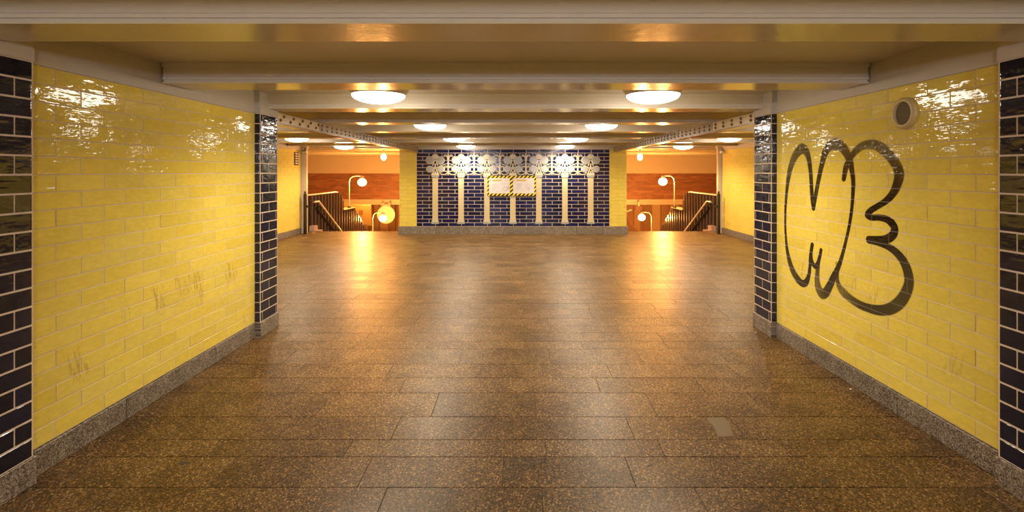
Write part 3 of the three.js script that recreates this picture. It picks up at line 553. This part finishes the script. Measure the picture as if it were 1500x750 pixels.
// ------------------------------------------------------------------ stairs and the orange-lit hall beyond
const at = (px, py, d) => [(px - VX) * d / F, EYE - (py - VY) * d / F, -d];
const slatMat = std(lin(0.022, 0.015, 0.011), 0.22), slatMat2 = std(lin(0.13, 0.085, 0.06), 0.2);  // thin slats lighter: reflections along the metal edges put into the colour
const railMat = std(lin(0.42, 0.29, 0.20), 0.35), darkIron = std(lin(0.012, 0.011, 0.01), 0.4), postMat = std(lin(0.55, 0.46, 0.34), 0.3);
const globeMat = new THREE.MeshStandardMaterial({ color: lin(0.9, 0.85, 0.75), roughness: 0.2, emissive: lin(1.0, 0.60, 0.22), emissiveIntensity: STAIR_GLOW });
function tube(pts, r, seg = 24, rad = 8) { return new THREE.TubeGeometry(new THREE.CatmullRomCurve3(pts.map(p => new THREE.Vector3(...p)), false, 'catmullrom', 0.2), seg, r, rad, false); }
function stairLight(g, pos, k = 1, r = 3) { const l = new THREE.PointLight(lin(...STAIR_WARM), STAIR_I * k, 0, 2); l.name = 'globe_light'; l.position.set(...pos); l.castShadow = true; l.shadow.radius = r; g.add(l); }
for (const s of [-1, 1]) {
  const who = s < 0 ? 'disc-sign' : 'box-sign', XP = s < 0 ? 5.75 : 5.58, sx = v => s * v;
  // parapet clad in upright slats: high part, then a lower landing part, then raking down
  const g = thing('slatted_parapet', 'dark slatted stair parapet on the ' + who + ' stairs', 'parapet', [sx(XP), 0, 0]);
  const top = d => d < 16.4 ? 0.99 : d < 16.9 ? 0.99 - 0.52 * (1 - Math.sqrt(Math.max(0, 1 - ((d - 16.4) / 0.505) ** 2))) : d < 18.05 ? 0.37 : 0.37 - (d - 18.05) * 0.63;
  part('core', [box(sx(0.03), sx(0.16), -3.6, 0.90, -14.1, -16.4), box(sx(0.03), sx(0.16), -3.6, 0.3, -16.4, -18.0), box(sx(0.03), sx(0.16), -3.6, -1.2, -18, -20.25)], std(lin(0.05, 0.03, 0.02), 0.7), g);
  const slats = 50;
  for (let i = 0; i < slats; i++) { const d = 14.16 + i * 0.1222, y1 = top(d) - 0.01, geo = box(sx(-0.012 - 0.022 * (i % 2)), sx(0.03), -3.4, y1, -d, -d - (i % 2 ? 0.035 : 0.100)); part('slat', geo, i % 2 ? slatMat2 : slatMat, g); }
  const capPts = []; for (const d of [14.1, 15, 16, 16.4, 16.55, 16.66, 16.75, 16.82, 16.87, 16.9]) capPts.push([sx(0.06), top(d), -d]); capPts.push([sx(0.06), 0.42, -16.91]);
  part('cap_rail', tube(capPts, 0.03, 60), railMat, g);
  part('landing_cap', box(sx(-0.06), sx(0.22), 0.37, 0.40, -16.9, -18.05), railMat, g);
  part('raking_cap', tube([[sx(0.05), 0.37, -18.05], [sx(0.05), -1.03, -20.27]], 0.035), railMat, g);
  part('kerb', [box(sx(-0.30), sx(-0.025), -0.155, 0.02, -14.07, -14.34), box(sx(-0.16), sx(-0.025), 0.02, 0.14, -14.08, -14.34)], std(lin(0.36, 0.24, 0.17), 0.4), g);
  // handrail on brackets
  const h = thing('handrail', 'pale handrail running down the ' + who + ' stairs', 'handrail', [sx(XP - 0.11), 0, 0]);
  part('rail', tube([[0, 0.80, -14.2], [0, 0.80, -14.55], [0, 0.74, -14.65], [0, -0.60, -17.0], [0, -2.2, -19.8]], 0.026, 80), std(lin(0.80, 0.68, 0.52), 0.25), h);
  for (let i = 0; i < 6; i++) { const d = 14.8 + i * 0.8, y = 0.74 - (d - 14.65) * 0.57; part('bracket', [box(sx(0), sx(0.075), y - 0.05, y - 0.03, -d, -d - 0.03)], darkIron, h); }
  part('shadow_strip', tube([[sx(0.045), 0.62, -14.5], [sx(0.045), -0.75, -16.9], [sx(0.045), -2.4, -19.8]], 0.03, 60), darkIron, h);  // dark tube standing in for the shadow line under the rail
  // dark gate post and pale door post at the head of the stairs
  const gp = thing('gate_post', 'black iron gate post at the head of the ' + who + ' stairs', 'post', [sx(s < 0 ? 5.575 : 5.37), 0, -13.45]);
  part('post', [box(-0.035, 0.035, 0, 1.06, -0.035, 0.035)], darkIron, gp); part('cap', [box(-0.02, 0.02, 1.06, 1.13, -0.02, 0.02)], darkIron, gp);
  part('hinge', [box(sx(-0.09), sx(-0.03), 0.70, 0.76, -0.02, 0.02)], darkIron, gp);
  const dp = thing('wall_end_post', 'cream end post where the outer wall meets the ' + who + ' stairs', 'post', [sx(s < 0 ? 5.67 : 5.52), 0, s < 0 ? -13.62 : -13.72]);
  part('shaft', [box(-0.075, 0.075, 0, SOF - 0.03, -0.05, 0.05)], postMat, dp); part('capital', [box(-0.095, 0.095, SOF - 0.03, CEIL, -0.06, 0.06)], creamTrim, dp);
  const cam = thing('security_camera', 'small security camera on the end post by the ' + who + ' stairs', 'camera', [sx(s < 0 ? 5.60 : 5.50), 2.17, -13.50], sx(0.5));
  part('housing', new THREE.CylinderGeometry(0.035, 0.035, 0.16, 12).rotateZ(Math.PI / 2), std(lin(0.75, 0.70, 0.62), 0.3), cam); part('arm', [box(-0.01, 0.01, 0.03, 0.11, -0.01, 0.01), box(sx(0.02), sx(0.09), -0.02, 0.05, -0.025, 0.025)], darkIron, cam);
  // gooseneck globe lamps
  [[511.5, 304, 17.53, 258, 530.5, 267], [546, 342, 20.5, 311.5, 561, 320]].forEach(([bx0, by0, d, ty, gx, gy], i) => {
    if (s > 0) { bx0 = i ? 954.5 : 988; gx = i ? 940 : 971; by0 = i ? 342 : 304; gy = i ? 318.5 : 266; ty = i ? 311 : 257.5; }
    const b = at(bx0, by0, d), t = at(bx0, ty, d), c = at(gx, gy, d), dir = Math.sign(c[0] - b[0]);
    const L = thing('gooseneck_lamp', (i ? 'lower' : 'upper') + ' gooseneck globe lamp on the ' + who + ' stairs', 'lamp', [b[0], b[1], -d], 0, 'gooseneck stair lamps');
    const H = t[1] - b[1], dx = c[0] - b[0], gyL = c[1] - b[1];
    part('pole', tube([[0, i ? -1.2 : 0.0, 0], [0, H * 0.5, 0], [0, H - 0.22, 0], [dir * 0.03, H - 0.09, 0], [dir * 0.11, H - 0.015, 0], [dir * 0.24, H + 0.005, 0], [dx - dir * 0.01, H, 0]], 0.018, 60), std(lin(0.5, 0.42, 0.33), 0.3, { metalness: 0.5 }), L);
    part('collar', new THREE.CylinderGeometry(0.06, 0.07, 0.06, 16), std(lin(0.5, 0.42, 0.33), 0.35, { metalness: 0.5 }), L, [dx, H - 0.03, 0]);
    part('base', new THREE.CylinderGeometry(0.05, 0.07, 0.05, 16), darkIron, L, [0, i ? -1.2 : 0.02, 0]);
    const gl = new THREE.SphereGeometry(0.145, 24, 16); gl.scale(1, 0.92, 1);
    part('globe', gl, globeMat, L, [dx, gyL, 0]);
    stairLight(L, [dx, gyL, 0], i ? 0.9 : 1.2);
  });
  // hanging lamp just over the stair head
  const hx = at(s < 0 ? 562 : 937.5, 230, 14.9), H = thing('pendant_lamp', 'small hanging lamp over the head of the ' + who + ' stairs', 'lamp', [hx[0], CEIL, -14.9], 0, 'pendant stair lamps');
  part('rod', new THREE.CylinderGeometry(0.012, 0.012, CEIL - hx[1] - 0.1, 10), darkIron, H, [0, -(CEIL - hx[1] - 0.1) / 2, 0]);
  part('cap', new THREE.CylinderGeometry(0.05, 0.065, 0.07, 18), std(lin(0.6, 0.5, 0.4), 0.3), H, [0, -(CEIL - hx[1]) + 0.125, 0]);
  const pg = new THREE.SphereGeometry(0.08, 20, 14); pg.scale(1, 1.25, 1); part('globe', pg, globeMat, H, [0, -(CEIL - hx[1]), 0]);
  stairLight(H, [0, -(CEIL - hx[1]), 0], 0.35, 2);
  // the stairs themselves, dropping away out of sight
  const st = thing('staircase', 'granite staircase going down between slatted parapets, ' + who + ' side', 'stairs', [s < 0 ? -4.41 : 4.25, 0, -14.06]);
  const half = 1.28; for (let i = 0; i < 20; i++) part('step', [box(-half, half, -0.165 * (i + 1) - 0.16, -0.165 * (i + 1), -0.29 * i, -0.29 * (i + 1) - 0.02)], plinthMats[i % 2], st);
}
// far side of the stair hall
const D_W = 23;
const brickT = dataTex(512, 512, (x, y) => {
  const row = Math.floor(y / 32), u = mod(x + (row % 2) * 32, 512), col = Math.floor(u / 64), jn = (y % 32) < 3 || (u % 64) < 3, k = 0.82 + 0.3 * hash(col, row, 91) + 0.08 * (vnoise(x / 20, y / 7, 9999, 9999, 92) - 0.5);
  return jn ? [140, 112, 84] : [clamp8(150 * k), clamp8(98 * k), clamp8(62 * k)];
}); brickT.repeat.set(0.5, 0.85);
const brickFaceT = (() => { // brick face with paler streaky patches
  return dataTex(1024, 256, (x, y) => {
    const row = Math.floor(y / 9), u = x + (row % 2) * 12, col = Math.floor(u / 24), jn = (y % 9) < 1.2 || (mod(u, 24)) < 1.2, k = 0.86 + 0.26 * hash(col, row, 94);
    const paleNoise = vnoise(x / 90, y / 26, 9999, 9999, 95) * 0.6 + vnoise(x / 40, y / 6, 9999, 9999, 96) * 0.5; const m = Math.max(0, Math.min(1, (paleNoise - 0.62) * 6)) * 0.35;
    const c = jn ? [150, 112, 78] : [146 * k, 86 * k, 50 * k]; return [clamp8(c[0] + (206 - c[0]) * m), clamp8(c[1] + (150 - c[1]) * m), clamp8(c[2] + (98 - c[2]) * m)];
  }); })();
brickFaceT.repeat.set(1 / 11, 1 / 1.25);
const yAt = (py, d) => EYE - (py - VY) * d / F;
{
  const w = thing('wall_far', 'orange-lit plaster and brick wall across the stair hall', 'wall', [0, 0, -D_W], 0, null, 'structure');
  part('plaster', box(-12, 12, yAt(254, D_W), CEIL, -0.3, 0), std(lin(0.66, 0.52, 0.34), 0.7), w);
  part('brick_band', box(-12, 12, yAt(292.5, D_W), yAt(254, D_W), -0.3, -0.02), std(lin(1, 1, 1), 0.55, { map: brickFaceT }), w);
  part('ledge', [box(-12, 12, yAt(293.5, D_W), yAt(292, D_W), -0.3, 0.05), box(-12, 12, yAt(297, D_W), yAt(293.5, D_W), -0.3, 0.0), box(-12, 12, yAt(299.5, D_W), yAt(297, D_W), -0.3, 0.07)], std(lin(0.66, 0.50, 0.32), 0.4), w);
  const pl = thing('platform_wall', 'brown panelled platform wall seen below the ledge', 'wall', [0, 0, -28], 0, null, 'structure');
  part('backing', box(-14, 14, -5.2, 2.6, -0.3, -0.03), std(lin(0.34, 0.18, 0.08), 0.6), pl);
  const tones = [[0.52, 0.30, 0.12], [0.42, 0.22, 0.08], [0.60, 0.38, 0.16], [0.34, 0.17, 0.06]].map(c => std(lin(...c), 0.45));
  for (let i = 0; i < 46; i++) { const x0 = -11.5 + i * 0.5; if (Math.abs(x0 + 0.25) < 3.4) continue; part('panel', box(x0 + 0.02, x0 + 0.46 - 0.1 * (i % 3 === 0), -4.6, 1.2, -0.03, 0.01 + 0.03 * (i % 2)), tones[(i * 7) % 4], pl); }
  const side = (x, nm, lb) => { const g = thing(nm, lb, 'wall', [x, 0, 0], 0, null, 'structure'); part('masonry', box(-0.15, 0.15, -5.2, 2.6, -14, -28.3), std(lin(0.5, 0.36, 0.22), 0.7), g); };
  side(-12.1, 'wall_stair_left', 'plain side wall of the stair hall beyond the disc-sign stairs'); side(12.1, 'wall_stair_right', 'plain side wall of the stair hall beyond the box-sign stairs');
  const pf = thing('platform_floor', 'platform floor far below the stairs', 'floor', [0, 0, 0], 0, null, 'structure'); part('paving', box(-12.3, 12.3, -5.3, -5.0, -14, -28.3), std(lin(0.30, 0.24, 0.17), 0.5), pf);
  const uc = thing('landing_face', 'concrete face below the hall floor at the stair head', 'wall', [0, 0, 0], 0, null, 'structure'); part('masonry', [box(-12.3, -5.78, -5.2, 2.6, -13.74, -14.0), box(5.62, 12.3, -5.2, 2.6, -13.8, -14.0), box(-3.05, 2.9, -5.2, CEIL, -13.99, -14.06)], plaster, uc);
  const pc = thing('platform_ceiling', 'low ceiling of the platform beyond the ledge', 'ceiling', [0, 0, 0], 0, null, 'structure'); part('slab', box(-12.3, 12.3, 0.9, 1.1, -D_W - 0.3, -28.3), std(lin(0.5, 0.36, 0.22), 0.6), pc);
}
// disc sign, box sign and the curved stair soffit below the ledge
{
  const c = at(565.5, 314.5, 22.6), r = 12.8 * 22.6 / F, g = thing('disc_sign', 'round pale disc sign hanging from the ledge', 'sign', [c[0], c[1], c[2]]);
  part('disc', new THREE.CylinderGeometry(r, r, 0.06, 48).rotateX(Math.PI / 2), std(lin(0.85, 0.72, 0.50), 0.45), g);
  part('rim', new THREE.TorusGeometry(r, 0.018, 10, 48), std(lin(0.7, 0.5, 0.28), 0.4), g);
  part('bracket', [box(-0.16, -0.10, r - 0.03, r + 0.13, -0.02, 0.03), box(0.12, 0.18, r - 0.03, r + 0.13, -0.02, 0.03), box(-0.2, 0.2, r + 0.02, r + 0.06, -0.02, 0.03)], std(lin(0.8, 0.66, 0.44), 0.4), g);
  const b = at(935.5, 304.5, 22.6), bg = thing('box_sign', 'small dark box sign hanging from the ledge', 'sign', b);
  part('box', [box(-0.16, 0.16, -0.09, 0.07, -0.06, 0.06)], std(lin(0.18, 0.07, 0.03), 0.5), bg); part('hanger', [box(-0.03, 0.03, 0.07, 0.26, -0.02, 0.02)], std(lin(0.8, 0.66, 0.44), 0.4), bg);
  for (const s of [-1, 1]) {
    const o = thing('stair_soffit', s < 0 ? 'curved ochre soffit panel below the ledge by the disc sign' : 'dark curved soffit below the ledge by the box sign', 'panel', [0, 0, -26]);
    const sh = new THREE.Shape(), pts = s < 0 ? [[470, 299], [548, 299], [549, 330], [530, 326], [510, 321], [494, 314], [480, 306]] : [[905, 298], [912, 299], [914, 312], [920, 325], [930, 335], [944, 345], [890, 346], [890, 300]];
    pts.forEach((p, i) => { const v = at(p[0], p[1], 26); i ? sh.lineTo(v[0], v[1]) : sh.moveTo(v[0], v[1]); }); sh.closePath();
    part('panel', extr(sh, 0.5, 0.02), std(s < 0 ? lin(0.44, 0.27, 0.08) : lin(0.30, 0.14, 0.06), 0.5), o);
    if (s < 0) { const v = at(533.5, 309.5, 26); part('hatch', box(v[0] - 0.10, v[0] + 0.10, v[1] - 0.10, v[1] + 0.10, 0.5, 0.54), std(lin(0.25, 0.12, 0.05), 0.5), o); }
    else { const a = at(909, 313.5, 25), e = at(924, 308, 25.4); part('rail_end', tube([[a[0], a[1], 1], [e[0], e[1], 0.6]], 0.07, 8), railMat, o); }
  }
  // unseen lamps added to light the platform beyond the ledge
  for (const [x, lb] of [[-7.4, 'added unseen platform lamp beyond the disc sign'], [7.0, 'added unseen platform lamp beyond the box sign']]) {
    const L = thing('added_platform_lamp', lb, 'lamp', [x, 0.9, -25]); part('mount', new THREE.CylinderGeometry(0.09, 0.09, 0.06, 18), darkIron, L, [0, -0.03, 0]); part('globe', new THREE.SphereGeometry(0.16, 20, 14), globeMat, L, [0, -0.2, 0]); stairLight(L, [0, -0.2, 0], 0.6);
  }
}

scene.traverse(o => { if (o.isMesh) { o.castShadow = true; o.receiveShadow = true; } });
renderer.render(scene, camera);
